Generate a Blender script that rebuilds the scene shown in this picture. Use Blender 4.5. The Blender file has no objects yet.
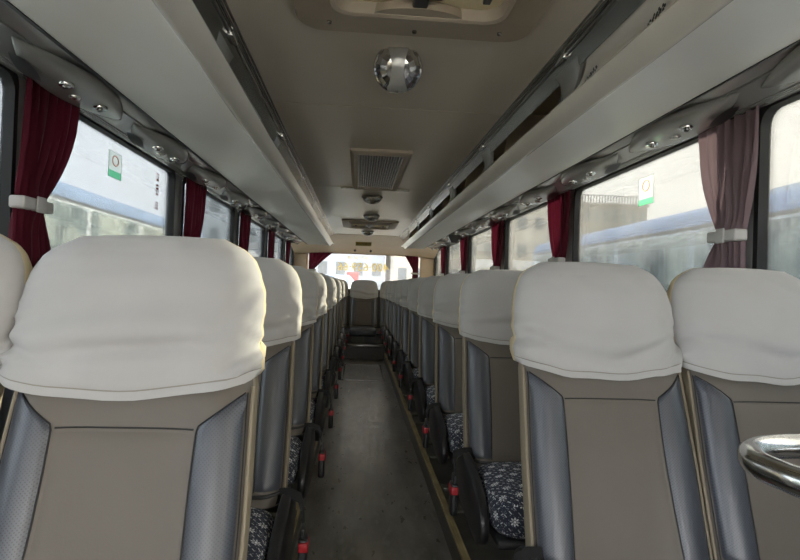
import bpy, bmesh, math, random
from mathutils import Vector, Matrix, noise
random.seed(7)
sc = bpy.context.scene
COL = sc.collection
PI = math.pi
EYE = 1.12                     # camera height above the aisle floor
PLAT = 0.10                    # height of the seat platforms above the aisle floor
CX = 0.105                     # centre line of the coach
def H(h): return h + EYE       # height given relative to the eye -> world z

# ------------------------------------------------------------------ camera
yaw = math.atan(42/560.); pitch = math.atan(6.5/560.); roll = .035
F = Vector((math.sin(yaw)*math.cos(pitch), math.cos(yaw)*math.cos(pitch), math.sin(pitch)))
R0 = F.cross(Vector((0, 0, 1))).normalized(); U0 = R0.cross(F)
Rv = R0*math.cos(roll) + U0*math.sin(roll); Uv = -R0*math.sin(roll) + U0*math.cos(roll)
cam = bpy.data.cameras.new('camera'); camo = bpy.data.objects.new('camera', cam); COL.objects.link(camo)
camo.matrix_world = Matrix(((Rv.x, Uv.x, -F.x, 0), (Rv.y, Uv.y, -F.y, 0), (Rv.z, Uv.z, -F.z, EYE), (0, 0, 0, 1)))
cam.sensor_width = 36; cam.lens = 36*560/800.; cam.clip_start = .02; cam.clip_end = 500
sc.camera = camo

# ------------------------------------------------------------------ sky, sun, exposure
world = bpy.data.worlds.new('sky'); sc.world = world; world.use_nodes = True
wn = world.node_tree; wn.nodes.clear()
wo = wn.nodes.new('ShaderNodeOutputWorld'); wb = wn.nodes.new('ShaderNodeBackground')
tc = wn.nodes.new('ShaderNodeTexCoord'); sx = wn.nodes.new('ShaderNodeSeparateXYZ')
mr = wn.nodes.new('ShaderNodeMapRange'); mr.inputs[1].default_value = -.8; mr.inputs[2].default_value = .8
mx = wn.nodes.new('ShaderNodeMix'); mx.data_type = 'RGBA'
mx.inputs[6].default_value = (.96, 1.01, 1.10, 1); mx.inputs[7].default_value = (1.03, .93, .80, 1)
wn.links.new(tc.outputs['Generated'], sx.inputs[0]); wn.links.new(sx.outputs[0], mr.inputs[0])
wn.links.new(mr.outputs[0], mx.inputs[0]); wn.links.new(mx.outputs[2], wb.inputs[0])
wb.inputs[1].default_value = 2.5
wn.links.new(wb.outputs[0], wo.inputs[0])
sun = bpy.data.lights.new('sun', 'SUN'); sun.energy = 9.0; sun.angle = math.radians(3); sun.color = (1, .88, .68)
suno = bpy.data.objects.new('sun', sun); COL.objects.link(suno)
suno.rotation_euler = Vector((.80, .50, .27)).to_track_quat('Z', 'Y').to_euler()
sc.view_settings.view_transform = 'Standard'; sc.view_settings.look = 'None'
sc.view_settings.gamma = 1; sc.view_settings.use_curve_mapping = False
sc.view_settings.exposure = 1.6

# ------------------------------------------------------------------ materials
MATS = {}
def s2l(c): return tuple((x/255./12.92 if x/255. <= .04045 else ((x/255.+.055)/1.055)**2.4) for x in c)
class NT:
    def __init__(s, name):
        s.m = bpy.data.materials.new(name); s.m.use_nodes = True; s.t = s.m.node_tree
        s.b = s.t.nodes['Principled BSDF']; s.out = s.t.nodes['Material Output']
    def n(s, kind, **kw):
        nd = s.t.nodes.new(kind)
        for k, v in kw.items(): setattr(nd, k, v)
        return nd
    def l(s, a, b): s.t.links.new(a, b)
    def math(s, op, a, b=None, c=None):
        nd = s.n('ShaderNodeMath', operation=op)
        for i, v in enumerate((a, b, c)):
            if v is None: continue
            if isinstance(v, (int, float)): nd.inputs[i].default_value = v
            else: s.l(v, nd.inputs[i])
        return nd.outputs[0]
    def mix(s, fac, a, b):
        nd = s.n('ShaderNodeMix', data_type='RGBA')
        for i, v in ((0, fac), (6, a), (7, b)):
            if isinstance(v, (int, float)): nd.inputs[i].default_value = v
            elif isinstance(v, tuple): nd.inputs[i].default_value = (*v[:3], 1)
            else: s.l(v, nd.inputs[i])
        return nd.outputs[2]
    def noise(s, scale, detail=3, coord='Object', stretch=None, rough=.5):
        tcn = s.n('ShaderNodeTexCoord'); v = tcn.outputs[coord]
        if stretch:
            mp = s.n('ShaderNodeMapping'); mp.inputs['Scale'].default_value = stretch; s.l(v, mp.inputs[0]); v = mp.outputs[0]
        nz = s.n('ShaderNodeTexNoise'); nz.inputs['Scale'].default_value = scale; nz.inputs['Detail'].default_value = detail
        nz.inputs['Roughness'].default_value = rough; s.l(v, nz.inputs['Vector']); return nz.outputs['Fac']
    def bump(s, h, strength=.3, dist=.002):
        b = s.n('ShaderNodeBump'); b.inputs['Strength'].default_value = strength; b.inputs['Distance'].default_value = dist
        s.l(h, b.inputs['Height']); s.l(b.outputs[0], s.b.inputs['Normal'])
    def ramp(s, v, a, b):
        nd = s.n('ShaderNodeMapRange'); nd.inputs[1].default_value = a; nd.inputs[2].default_value = b; s.l(v, nd.inputs[0]); return nd.outputs[0]
def mat(name, rgb, rough=.5, metal=0., spec=.5, var=.08, vs=6., bump=0., bs=60., bd=.002, sheen=0., coat=0.):
    k = NT(name); c = s2l(rgb)
    k.b.inputs['Roughness'].default_value = rough; k.b.inputs['Metallic'].default_value = metal
    k.b.inputs['Specular IOR Level'].default_value = spec
    if sheen: k.b.inputs['Sheen Weight'].default_value = sheen
    if coat: k.b.inputs['Coat Weight'].default_value = coat
    nz = k.noise(vs, 4)
    lo = tuple(x*(1-var) for x in c); hi = tuple(min(1, x*(1+var)) for x in c)
    k.l(k.mix(k.ramp(nz, .3, .7), lo, hi), k.b.inputs['Base Color'])
    if bump: k.bump(k.noise(bs, 3), bump, bd)
    MATS[name] = k.m; return k.m
M = MATS
mat('ceiling_vinyl', (212, 202, 188), .30, spec=.45, var=.03, vs=2)
mat('rack_panel', (222, 218, 210), .42, spec=.45, var=.03, vs=2)
mat('rack_lip', (215, 211, 202), .2, metal=.15, var=.03)
mat('rack_dark', (120, 115, 108), .5)
mat('rack_inner', (200, 188, 165), .6)
mat('rail_alu', (150, 150, 146), .25, metal=.9, var=.03)
mat('duct_plastic', (172, 172, 170), .2, metal=.4, var=.05, vs=3)
mat('unit_plastic', (165, 165, 163), .22, metal=.3, var=.05, vs=3)
mat('dark_plastic', (42, 42, 44), .45)
mat('black_plastic', (38, 38, 40), .35)
mat('leg_paint', (92, 90, 80), .5, var=.15, vs=20)
mat('black_rubber', (30, 31, 33), .6)
mat('pillar_grey', (150, 152, 152), .5, var=.03)
mat('wall_grey', (120, 117, 112), .6, var=.05)
mat('beige_panel', (208, 188, 164), .55, var=.04)
mat('chrome', (205, 205, 205), .08, metal=1., var=.02)
mat('steel_tube', (190, 190, 188), .16, metal=1., var=.03)
mat('lamp_lens', (205, 205, 202), .25, metal=.75, var=.12, vs=30)
mat('hatch_frame', (178, 165, 147), .5)
mat('hatch_beige', (232, 218, 180), .5)
mat('yellow_strip', (160, 144, 106), .5, var=.25, vs=9)
mat('step_edge', (70, 68, 64), .4, var=.2, vs=12)
mat('belt_black', (28, 28, 30), .8, bump=.4, bs=300)
mat('red_button', (165, 30, 40), .4)
mat('taupe_leather', (102, 96, 89), .50, spec=.4, var=.04, vs=8, bump=.18, bs=220, bd=.001)
mat('tan_leather', (138, 128, 110), .5, spec=.4, var=.06, vs=8, bump=.15, bs=200, bd=.001)
mat('back_shell', (58, 56, 54), .5)
mat('tie_grey', (190, 188, 186), .5)
mat('sticker_green', (70, 190, 150), .5)
mat('sticker_white', (225, 232, 225), .5)
mat('sticker_red', (150, 40, 50), .5)
mat('sticker_pink', (235, 200, 190), .5)
mat('lettering', (232, 206, 120), .5)
mat('plaque', (140, 122, 50), .4, var=.3, vs=60)
mat('asphalt', (176, 174, 168), .9, var=.15)
mat('bus_white', (214, 224, 232), .35, var=.03, vs=1)
mat('bus_blue', (150, 178, 205), .35, var=.05, vs=1)
mat('bus_roof', (138, 166, 208), .4, var=.04, vs=2)
mat('bus_trim', (96, 102, 108), .4)
mat('bus_tyre', (30, 30, 30), .8)
mat('hubcap', (170, 170, 170), .4, metal=.6)
mat('concrete', (150, 146, 136), .85, var=.10, vs=.4)
mat('facade', (200, 194, 182), .8, var=.06, vs=.5)
mat('facade_blue', (186, 196, 205), .7, var=.05, vs=.5)
mat('sign_red', (205, 60, 60), .5)
mat('window_dark', (110, 120, 126), .2)

def leather_blue():
    k = NT('bolster_leather'); k.b.inputs['Roughness'].default_value = .34; k.b.inputs['Specular IOR Level'].default_value = .75
    tcn = k.n('ShaderNodeTexCoord'); mp = k.n('ShaderNodeMapping'); mp.inputs['Scale'].default_value = (210, 210, 210)
    mp.inputs['Rotation'].default_value = (0, math.radians(45), 0)
    k.l(tcn.outputs['Object'], mp.inputs[0]); sp = k.n('ShaderNodeSeparateXYZ'); k.l(mp.outputs[0], sp.inputs[0])
    def cell(v): return k.math('ABSOLUTE', k.math('SUBTRACT', k.math('FRACT', v), .5))
    a = cell(sp.outputs[0]); b = cell(sp.outputs[2])
    d = k.math('SQRT', k.math('ADD', k.math('MULTIPLY', a, a), k.math('MULTIPLY', b, b)))
    hole = k.math('SUBTRACT', 1., k.ramp(d, .16, .30))
    base = k.mix(k.ramp(k.noise(6, 3), .3, .7), s2l((62, 66, 75)), s2l((70, 74, 83)))
    k.l(k.mix(k.math('MULTIPLY', hole, .7), base, s2l((26, 28, 33))), k.b.inputs['Base Color'])
    k.bump(k.math('SUBTRACT', k.noise(25, 3), k.math('MULTIPLY', hole, .5)), .25, .001)
    M['bolster_leather'] = k.m
leather_blue()
def cloth(name, rgb, trans=.25, weave=1400):
    k = NT(name); c = s2l(rgb); k.b.inputs['Roughness'].default_value = .8; k.b.inputs['Specular IOR Level'].default_value = .2
    k.b.inputs['Sheen Weight'].default_value = .15
    col = k.mix(k.ramp(k.noise(7, 5), .3, .75), tuple(x*.93 for x in c), c)
    k.l(col, k.b.inputs['Base Color']); k.bump(k.math('ADD', k.noise(weave, 1), k.math('MULTIPLY', k.noise(22, 4), 2.)), .18, .0015)
    tr = k.n('ShaderNodeBsdfTranslucent'); k.l(col, tr.inputs[0])
    ms = k.n('ShaderNodeMixShader'); ms.inputs[0].default_value = trans
    k.l(k.b.outputs[0], ms.inputs[1]); k.l(tr.outputs[0], ms.inputs[2]); k.l(ms.outputs[0], k.out.inputs[0])
    M[name] = k.m
cloth('cover_white', (188, 187, 186), .10)
cloth('cover_cream', (228, 214, 178), .3)
cloth('cover_stitch', (150, 146, 138), .05)
cloth('curtain_red', (92, 24, 42), .22, 500)
def film(name, rgb):
    k = NT(name); c = s2l(rgb)
    a = k.n('ShaderNodeBsdfTransparent'); a.inputs[0].default_value = (*c, 1)
    b = k.n('ShaderNodeBsdfTranslucent'); k.l(k.mix(k.noise(60, 2), c, tuple(x*.9 for x in c)), b.inputs[0])
    ms = k.n('ShaderNodeMixShader'); ms.inputs[0].default_value = .35; k.l(a.outputs[0], ms.inputs[1]); k.l(b.outputs[0], ms.inputs[2])
    k.l(ms.outputs[0], k.out.inputs[0]); M[name] = k.m
for _n, _c in (('sticker_white', (240, 244, 240)), ('sticker_green', (185, 240, 215)), ('sticker_pink', (240, 200, 190)), ('sticker_red', (150, 50, 60)), ('lettering', (244, 232, 190))): film(_n, _c)
cloth('curtain_hazed', (140, 120, 126), .22, 500)  # curtain red paled, bright lens haze painted into the cloth colour
def cushion_fabric():
    k = NT('cushion_fabric'); k.b.inputs['Roughness'].default_value = .85
    uv = k.n('ShaderNodeUVMap'); sp = k.n('ShaderNodeSeparateXYZ')
    k.l(uv.outputs[0], sp.inputs[0])
    S = 1/.052
    u = k.math('MULTIPLY', sp.outputs[0], S); v = k.math('MULTIPLY', sp.outputs[1], S)
    row = k.math('FLOOR', v); u = k.math('ADD', u, k.math('MULTIPLY', k.math('MODULO', row, 2.), .5))
    a = k.math('SUBTRACT', k.math('FRACT', u), .5); b = k.math('SUBTRACT', k.math('FRACT', v), .5)
    r = k.math('SQRT', k.math('ADD', k.math('MULTIPLY', a, a), k.math('MULTIPLY', b, b)))
    th = k.math('ARCTAN2', b, a)
    pet = k.math('ABSOLUTE', k.math('COSINE', k.math('MULTIPLY', th, 4.)))
    edge = k.math('ADD', .09, k.math('MULTIPLY', pet, .20))
    fl = k.ramp(k.math('SUBTRACT', edge, r), 0., .03)
    ring = k.ramp(k.math('SUBTRACT', .035, k.math('ABSOLUTE', k.math('SUBTRACT', r, .10))), 0., .02)
    fl = k.math('MULTIPLY', fl, k.math('SUBTRACT', 1., k.math('MULTIPLY', ring, .8)))
    # little dashes between the flowers
    a2 = k.math('SUBTRACT', k.math('FRACT', k.math('ADD', k.math('MULTIPLY', u, 2.), k.math('MULTIPLY', v, 2.))), .5)
    b2 = k.math('SUBTRACT', k.math('FRACT', k.math('SUBTRACT', k.math('MULTIPLY', v, 2.), k.math('MULTIPLY', u, 2.))), .5)
    dash = k.math('MULTIPLY', k.ramp(k.math('SUBTRACT', .10, k.math('ABSOLUTE', a2)), 0, .04), k.ramp(k.math('SUBTRACT', .30, k.math('ABSOLUTE', b2)), 0, .04))
    dash = k.math('MULTIPLY', dash, k.ramp(k.math('SUBTRACT', r, .30), 0., .02))
    vo = k.n('ShaderNodeTexVoronoi'); vo.inputs['Scale'].default_value = 150; k.l(uv.outputs[0], vo.inputs['Vector'])
    speck = k.math('MULTIPLY', k.ramp(vo.outputs['Distance'], .35, .2), .28)
    fac = k.math('MAXIMUM', k.math('MAXIMUM', fl, k.math('MULTIPLY', dash, .75)), speck)
    fac = k.math('MULTIPLY', fac, k.ramp(k.noise(90, 2), .25, .55))
    k.l(k.mix(fac, s2l((44, 50, 66)), s2l((235, 236, 238))), k.b.inputs['Base Color'])
    k.bump(fac, .4, .001)
    M['cushion_fabric'] = k.m
cushion_fabric()
def floor_mat():
    k = NT('aisle_vinyl')
    n1 = k.noise(3, 6, stretch=(3, .8, 1)); n2 = k.noise(26, 5, stretch=(1, .35, 1)); n3 = k.noise(16, 3)
    c = k.mix(k.ramp(n1, .35, .7), s2l((98, 95, 89)), s2l((142, 138, 130)))
    c = k.mix(k.math('MULTIPLY', k.ramp(n2, .52, .70), .6), c, s2l((150, 148, 142)))
    c = k.mix(k.math('MULTIPLY', k.ramp(n3, .70, .74), .6), c, s2l((190, 188, 182)))
    k.l(c, k.b.inputs['Base Color']); k.l(k.math('ADD', .12, k.math('MULTIPLY', n2, .45)), k.b.inputs['Roughness'])
    k.bump(n2, .25, .002); M['aisle_vinyl'] = k.m
floor_mat()
def glass(name, tint, film, filmcol=(.85, .86, .84)):
    k = NT(name)
    t = k.n('ShaderNodeBsdfTransparent'); t.inputs[0].default_value = (*tint, 1)
    g = k.n('ShaderNodeBsdfGlossy'); g.inputs['Roughness'].default_value = .04
    fr = k.n('ShaderNodeFresnel'); fr.inputs[0].default_value = 1.45
    m1 = k.n('ShaderNodeMixShader'); k.l(k.math('MULTIPLY', fr.outputs[0], .8), m1.inputs[0]); k.l(t.outputs[0], m1.inputs[1]); k.l(g.outputs[0], m1.inputs[2])
    tr = k.n('ShaderNodeBsdfTranslucent'); tr.inputs[0].default_value = (*filmcol, 1)
    m2 = k.n('ShaderNodeMixShader')
    dust = k.math('MULTIPLY', k.ramp(k.math('ADD', k.math('MULTIPLY', k.noise(3, 5), .6), k.math('MULTIPLY', k.noise(14, 4, stretch=(1, 1, .25)), .4)), .3, .7), film)
    k.l(k.math('ADD', dust, film*.45), m2.inputs[0]); k.l(m1.outputs[0], m2.inputs[1]); k.l(tr.outputs[0], m2.inputs[2])
    k.l(m2.outputs[0], k.out.inputs[0]); M[name] = k.m
glass('side_glass', (.58, .60, .605), .02)
glass('rear_glass', (.62, .62, .62), .03)
glass('clear_glass', (.96, .97, .97), .01)
def painted_reflections():
    k = NT('bus_window'); k.b.inputs['Roughness'].default_value = .18
    tcn = k.n('ShaderNodeTexCoord'); sp = k.n('ShaderNodeSeparateXYZ'); k.l(tcn.outputs['Object'], sp.inputs[0])
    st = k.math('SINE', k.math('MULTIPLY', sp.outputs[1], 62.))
    c = k.mix(k.ramp(k.noise(1.6, 4), .42, .58), s2l((104, 124, 130)), s2l((186, 198, 192)))  # patches and ribs are reflections painted into the bus glass
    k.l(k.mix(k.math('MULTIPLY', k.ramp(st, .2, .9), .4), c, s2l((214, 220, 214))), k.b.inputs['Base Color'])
    M['bus_window'] = k.m
painted_reflections()

# ------------------------------------------------------------------ mesh helpers
class MB:
    """vertices, faces and face materials of ONE mesh"""
    def __init__(s): s.v = []; s.f = []; s.m = []; s.uv = None
    def add(s, vs, fs, mi=0):
        o = len(s.v); s.v += [tuple(p) for p in vs]
        for f in fs: s.f.append(tuple(i+o for i in f)); s.m.append(mi)
        return s
    def box(s, x0, x1, y0, y1, z0, z1, mi=0, bev=0.):
        if x0 > x1: x0, x1 = x1, x0
        if y0 > y1: y0, y1 = y1, y0
        if z0 > z1: z0, z1 = z1, z0
        bm = bmesh.new(); bmesh.ops.create_cube(bm, size=1)
        for v in bm.verts: v.co = Vector(((x0+x1)/2+v.co.x*(x1-x0), (y0+y1)/2+v.co.y*(y1-y0), (z0+z1)/2+v.co.z*(z1-z0)))
        if bev: bmesh.ops.bevel(bm, geom=bm.edges[:], offset=min(bev, .45*min(x1-x0, y1-y0, z1-z0)), segments=3, profile=.5, affect='EDGES')
        s.bm(bm, mi); return s
    def bm(s, bm, mi=0):
        bm.verts.ensure_lookup_table(); bm.verts.index_update()
        s.add([v.co[:] for v in bm.verts], [[v.index for v in f.verts] for f in bm.faces], mi); bm.free(); return s
    def tube(s, pts, r, n=10, mi=0, cap=True):
        pts = [Vector(p) for p in pts]; up = None; rings = []
        for i, p in enumerate(pts):
            d = (pts[min(i+1, len(pts)-1)] - pts[max(i-1, 0)]).normalized()
            if up is None: up = Vector((0, 0, 1)) if abs(d.z) < .9 else Vector((1, 0, 0))
            a = d.cross(up).normalized(); b = a.cross(d).normalized(); up = b
            rr = r[i] if isinstance(r, (list, tuple)) else r
            rings.append([p + (a*math.cos(2*PI*k/n) + b*math.sin(2*PI*k/n))*rr for k in range(n)])
        return s.loft(rings, mi, True, cap)
    def loft(s, rings, mi=0, closed=True, cap=False, mfn=None):
        n = len(rings[0]); vs = [p for r in rings for p in r]; o = len(s.v); s.v += [tuple(p) for p in vs]
        for i in range(len(rings)-1):
            for k in range(n if closed else n-1):
                k2 = (k+1) % n
                s.f.append((o+i*n+k, o+i*n+k2, o+(i+1)*n+k2, o+(i+1)*n+k)); s.m.append(mfn(i, k) if mfn else mi)
        if cap:
            s.f.append(tuple(o+k for k in range(n))[::-1]); s.m.append(mi)
            s.f.append(tuple(o+(len(rings)-1)*n+k for k in range(n))); s.m.append(mi)
        return s
    def lathe(s, prof, c=(0, 0, 0), axis='Z', n=32, mi=0, mfn=None):
        rings = []
        for r, h in prof:
            ring = []
            for k in range(n):
                a = 2*PI*k/n; x, y = r*math.cos(a), r*math.sin(a)
                p = (x, y, h) if axis == 'Z' else ((h, x, y) if axis == 'X' else (x, h, y))
                ring.append((p[0]+c[0], p[1]+c[1], p[2]+c[2]))
            rings.append(ring)
        return s.loft(rings, mi, True, False, mfn)
    def prism(s, poly, axis, a, b, mi=0):
        """polygon in the plane across the axis, extruded from a to b"""
        def P(q, t): return (t, q[0], q[1]) if axis == 'X' else ((q[0], t, q[1]) if axis == 'Y' else (q[0], q[1], t))
        n = len(poly); vs = [P(q, a) for q in poly] + [P(q, b) for q in poly]
        fs = [tuple(range(n))[::-1], tuple(range(n, 2*n))] + [(k, (k+1) % n, n+(k+1) % n, n+k) for k in range(n)]
        return s.add(vs, fs, mi)
    def mesh(s, name, mats, smooth=True, angle=40):
        me = bpy.data.meshes.new(name); me.from_pydata(s.v, [], s.f)
        for m_ in mats: me.materials.append(M[m_])
        me.polygons.foreach_set('material_index', s.m)
        bm = bmesh.new(); bm.from_mesh(me); bmesh.ops.recalc_face_normals(bm, faces=bm.faces[:])
        if smooth:
            ca = math.radians(angle)
            for f in bm.faces: f.smooth = True
            for e in bm.edges:
                if len(e.link_faces) == 2 and e.calc_face_angle(0) > ca: e.smooth = False
        bm.to_mesh(me); bm.free(); return me
def link(name, me, parent=None):
    o = bpy.data.objects.new(name, me); COL.objects.link(o)
    if parent is not None: o.parent = parent
    return o
def part(name, mb, mats, parent=None, **kw):
    if isinstance(mats, str): mats = [mats]
    return link(name, mb.mesh(name, mats, **kw), parent)
def thing(name, label, cat, loc=(0, 0, 0), group=None, rot=None):
    o = bpy.data.objects.new(name, None); COL.objects.link(o); o.location = loc; o.empty_display_size = .05
    if rot: o.rotation_euler = rot
    return tag(o, label, cat, group)
def tag(o, label, cat, group=None):
    o['label'] = label; o['category'] = cat
    if group: o['group'] = group
    return o
def struct(name, mb, mats, parent=None, **kw):
    o = part(name, mb, mats, parent, **kw)
    if parent is None: o['kind'] = 'structure'
    return o
def dup(root, loc, label=None, group=None):
    r = root.copy(); COL.objects.link(r); r.location = loc
    if label: r['label'] = label
    if group: r['group'] = group
    for ch in list(root.children):
        c = ch.copy(); COL.objects.link(c); c.parent = r
        for g in list(ch.children):
            d = g.copy(); COL.objects.link(d); d.parent = c
    return r
def lerp(tab, x):
    if x <= tab[0][0]: return tab[0][1]
    for (a, va), (b, vb) in zip(tab, tab[1:]):
        if x <= b:
            t = (x-a)/(b-a); return va + (vb-va)*t
    return tab[-1][1]
def sst(a, b, x):
    t = max(0., min(1., (x-a)/(b-a))); return t*t*(3-2*t)
ORD = ['first', 'second', 'third', 'fourth', 'fifth', 'sixth', 'seventh', 'eighth', 'ninth', 'tenth', 'eleventh', 'twelfth']

# ------------------------------------------------------------------ coach shell
XL, XR = -1.125, 1.335          # inner faces of the side walls
YF, YB = -2.4, 9.9
WT, WB = .645, -.32            # window top and bottom, relative to the eye
LP = [-1.50, .15, 1.89, 3.46, 5.10, 6.75, 8.41]       # near edges of the left pillars
RP = [-1.61, .05, 1.79, 3.40, 5.04, 6.72, 8.40]
PW = .17
mb = MB(); mb.box(-.226, .43, YF, 8.45, -.06, 0); struct('floor', mb, 'aisle_vinyl', smooth=False)
for nm, a, b in (('floor_left', XL-.06, -.226), ('floor_right', .455, XR+.06)):
    mb = MB(); mb.box(a, b, YF, YB, 0, PLAT-.002); struct(nm, mb, 'step_edge', smooth=False)
mb = MB(); mb.box(.43, .455, YF, 8.45, 0, PLAT-.012); struct('trim_1', mb, 'step_edge', smooth=False)
mb = MB(); mb.box(.43, .460, YF, 8.45, PLAT-.012, PLAT+.004, bev=.004)
for k in range(3): mb.box(.430+.011*k, .436+.011*k, YF, 8.45, PLAT+.003, PLAT+.007)
struct('trim_2', mb, 'yellow_strip')
mb = MB(); mb.box(-.262, -.222, YF, 8.45, PLAT-.012, PLAT+.004, bev=.004); struct('trim_3', mb, 'yellow_strip')
# rear steps
mb = MB()
mb.box(-.226, .43, 8.45, 8.80, -.06, .22); mb.box(-.226, .43, 8.80, 9.9, -.06, .36)
struct('floor_rear', mb, 'step_edge', smooth=False)
mb = MB(); mb.box(-.22, .425, 8.435, 8.455, .20, .226, bev=.003); mb.box(-.22, .425, 8.785, 8.805, .34, .366, bev=.003)
for yy in (6.6, 7.9): mb.box(-.15, .36, yy, yy+.02, .0, .004)
mb.box(-.15, -.13, 6.6, 7.92, 0, .004); mb.box(.34, .36, 6.6, 7.92, 0, .004)
struct('trim_4', mb, 'rail_alu')

def side_wall(nm, x, sgn, edges):
    mb = MB(); xo = x + sgn*.05
    mb.box(x, xo, YF, YB, 0, H(WB)); mb.box(x, xo, YF, YB, H(WT), H(.95))
    for y in edges: mb.box(x, xo, y+.012, y+PW-.012, H(WB), H(WT), bev=.012)
    mb.box(x, xo, 9.72, YB, H(WB), H(WT)); mb.box(x, xo, YF, YF+.1, H(WB), H(WT))
    return struct(nm, mb, 'pillar_grey')
side_wall('wall_left', XL, -1, LP); side_wall('wall_right', XR, 1, RP)
mb = MB()                       # ledges under the windows
mb.box(XL, XL+.006, YF, YB, PLAT, H(WB)-.02, bev=.01); struct('trim_5', mb, 'wall_grey')
mb = MB(); mb.box(XR-.006, XR, YF, YB, PLAT, H(WB)-.02, bev=.01); struct('trim_6', mb, 'wall_grey')

def rr_ring(y0, y1, z0, z1, r, n=6):
    pts = []
    for cy, cz, a0 in ((y1-r, z1-r, 0), (y0+r, z1-r, PI/2), (y0+r, z0+r, PI), (y1-r, z0+r, 1.5*PI)):
        for k in range(n+1):
            a = a0 + PI/2*k/n; pts.append((cy+r*math.cos(a), cz+r*math.sin(a)))
    return pts
widx = 0
def side_window(x, sgn, y0, y1):
    global widx; widx += 1
    mb = MB(); a = rr_ring(y0-.014, y1+.014, H(WB)-.014, H(WT)+.014, .05); b = rr_ring(y0+.013, y1-.013, H(WB)+.013, H(WT)-.013, .055)
    mb.loft([[(x-sgn*.004, p[0], p[1]) for p in a], [(x-sgn*.008, p[0], p[1]) for p in b], [(x+sgn*.03, p[0], p[1]) for p in b]], 0)
    fr = struct('window_%d' % widx, mb, 'black_rubber')
    g = MB(); ring = rr_ring(y0, y1, H(WB), H(WT), .05)
    g.prism(ring, 'X', x+sgn*.022, x+sgn*.028); part('pane', g, 'clear_glass' if y1 < .3 else 'side_glass', fr, smooth=False)
    return fr
for x, sgn, E in ((XL, -1, LP), (XR, 1, RP)):
    ys = E + [9.72]
    for a, b in zip(ys, ys[1:]): side_window(x, sgn, a+PW, b)
    side_window(x, sgn, YF+.1, E[0])

# ceiling: centre panels between the rack rails, outer roof behind the racks
mb = MB()
def ceil_prof(w=.515):
    return [(CX-w, H(.735)), (CX-w+.03, H(.745)), (CX-w+.1, H(.75)), (CX+w-.1, H(.75)), (CX+w-.03, H(.745)), (CX+w, H(.735))]
cuts = [YF, -1.6, .5, 2.35, 4.31, 6.10, 7.45, 8.35]
for a, b in zip(cuts, cuts[1:]):
    pr = ceil_prof()
    r0 = [(p[0], a+.005, p[1]) for p in pr]; r1 = [(p[0], b-.005, p[1]) for p in pr]
    e0 = [(p[0], a+.005, p[1]+.012) for p in pr]; e1 = [(p[0], b-.005, p[1]+.012) for p in pr]
    mb.loft([e0, r0, r1, e1], 0, closed=False)
struct('ceiling', mb, 'ceiling_vinyl', angle=30)
mb = MB(); mb.box(XL-.05, XR+.05, YF, YB+.3, H(.93), H(.97)); mb.box(CX-.52, CX+.52, YF, 8.3, H(.765), H(.775)); struct('ceiling_roof', mb, 'rack_dark', smooth=False)
# rear: sloping panel down to the rear window
mb = MB()
pr = [(8.35, .75), (8.7, .742), (9.2, .70), (9.6, .62), (9.80, .55), (9.80, .535)]
mb.loft([[(x, y, H(h) - .03*abs((x-CX)/1.1)**3) for x in [XL+i*(XR-XL)/16 for i in range(17)]] for y, h in pr], 0, closed=False)
mb.box(XL, XR, 8.34, 8.36, H(.745), H(.93))
struct('ceiling_rear', mb, 'beige_panel', angle=60)
mb = MB()
mb.box(XL, XR, 9.86, 9.92, 0, H(-.10)); mb.box(XL, XR, 9.86, 9.92, H(.55), H(.93))
mb.box(XL, XL+.25, 9.80, 9.92, H(-.1), H(.56), bev=.03); mb.box(XR-.25, XR, 9.80, 9.92, H(-.1), H(.56), bev=.03)
struct('wall_back', mb, 'beige_panel')
mb = MB(); mb.box(XL+.02, XR-.02, 9.845, 9.858, .37, H(-.07), bev=.004); struct('trim_7', mb, 'dark_plastic')
ring = rr_ring(XL+.23, XR-.23, H(-.12), H(.56), .04)
mb = MB(); mb.prism(ring, 'Y', 9.885, 9.892)
rw = struct('window_rear', mb, 'rear_glass', smooth=False)
# front end of the coach (behind the viewer): wide windscreen opening
mb = MB(); mb.box(XL-.05, XR+.05, YF-.06, YF, 0, .55); mb.box(XL-.05, XR+.05, YF-.06, YF, H(.72), H(.97)); struct('wall_front', mb, 'wall_grey', smooth=False)
mb = MB(); mb.box(XL-.05, XR+.05, YF-.04, YF-.03, .55, H(.72)); struct('window_front', mb, 'clear_glass', smooth=False)

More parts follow.
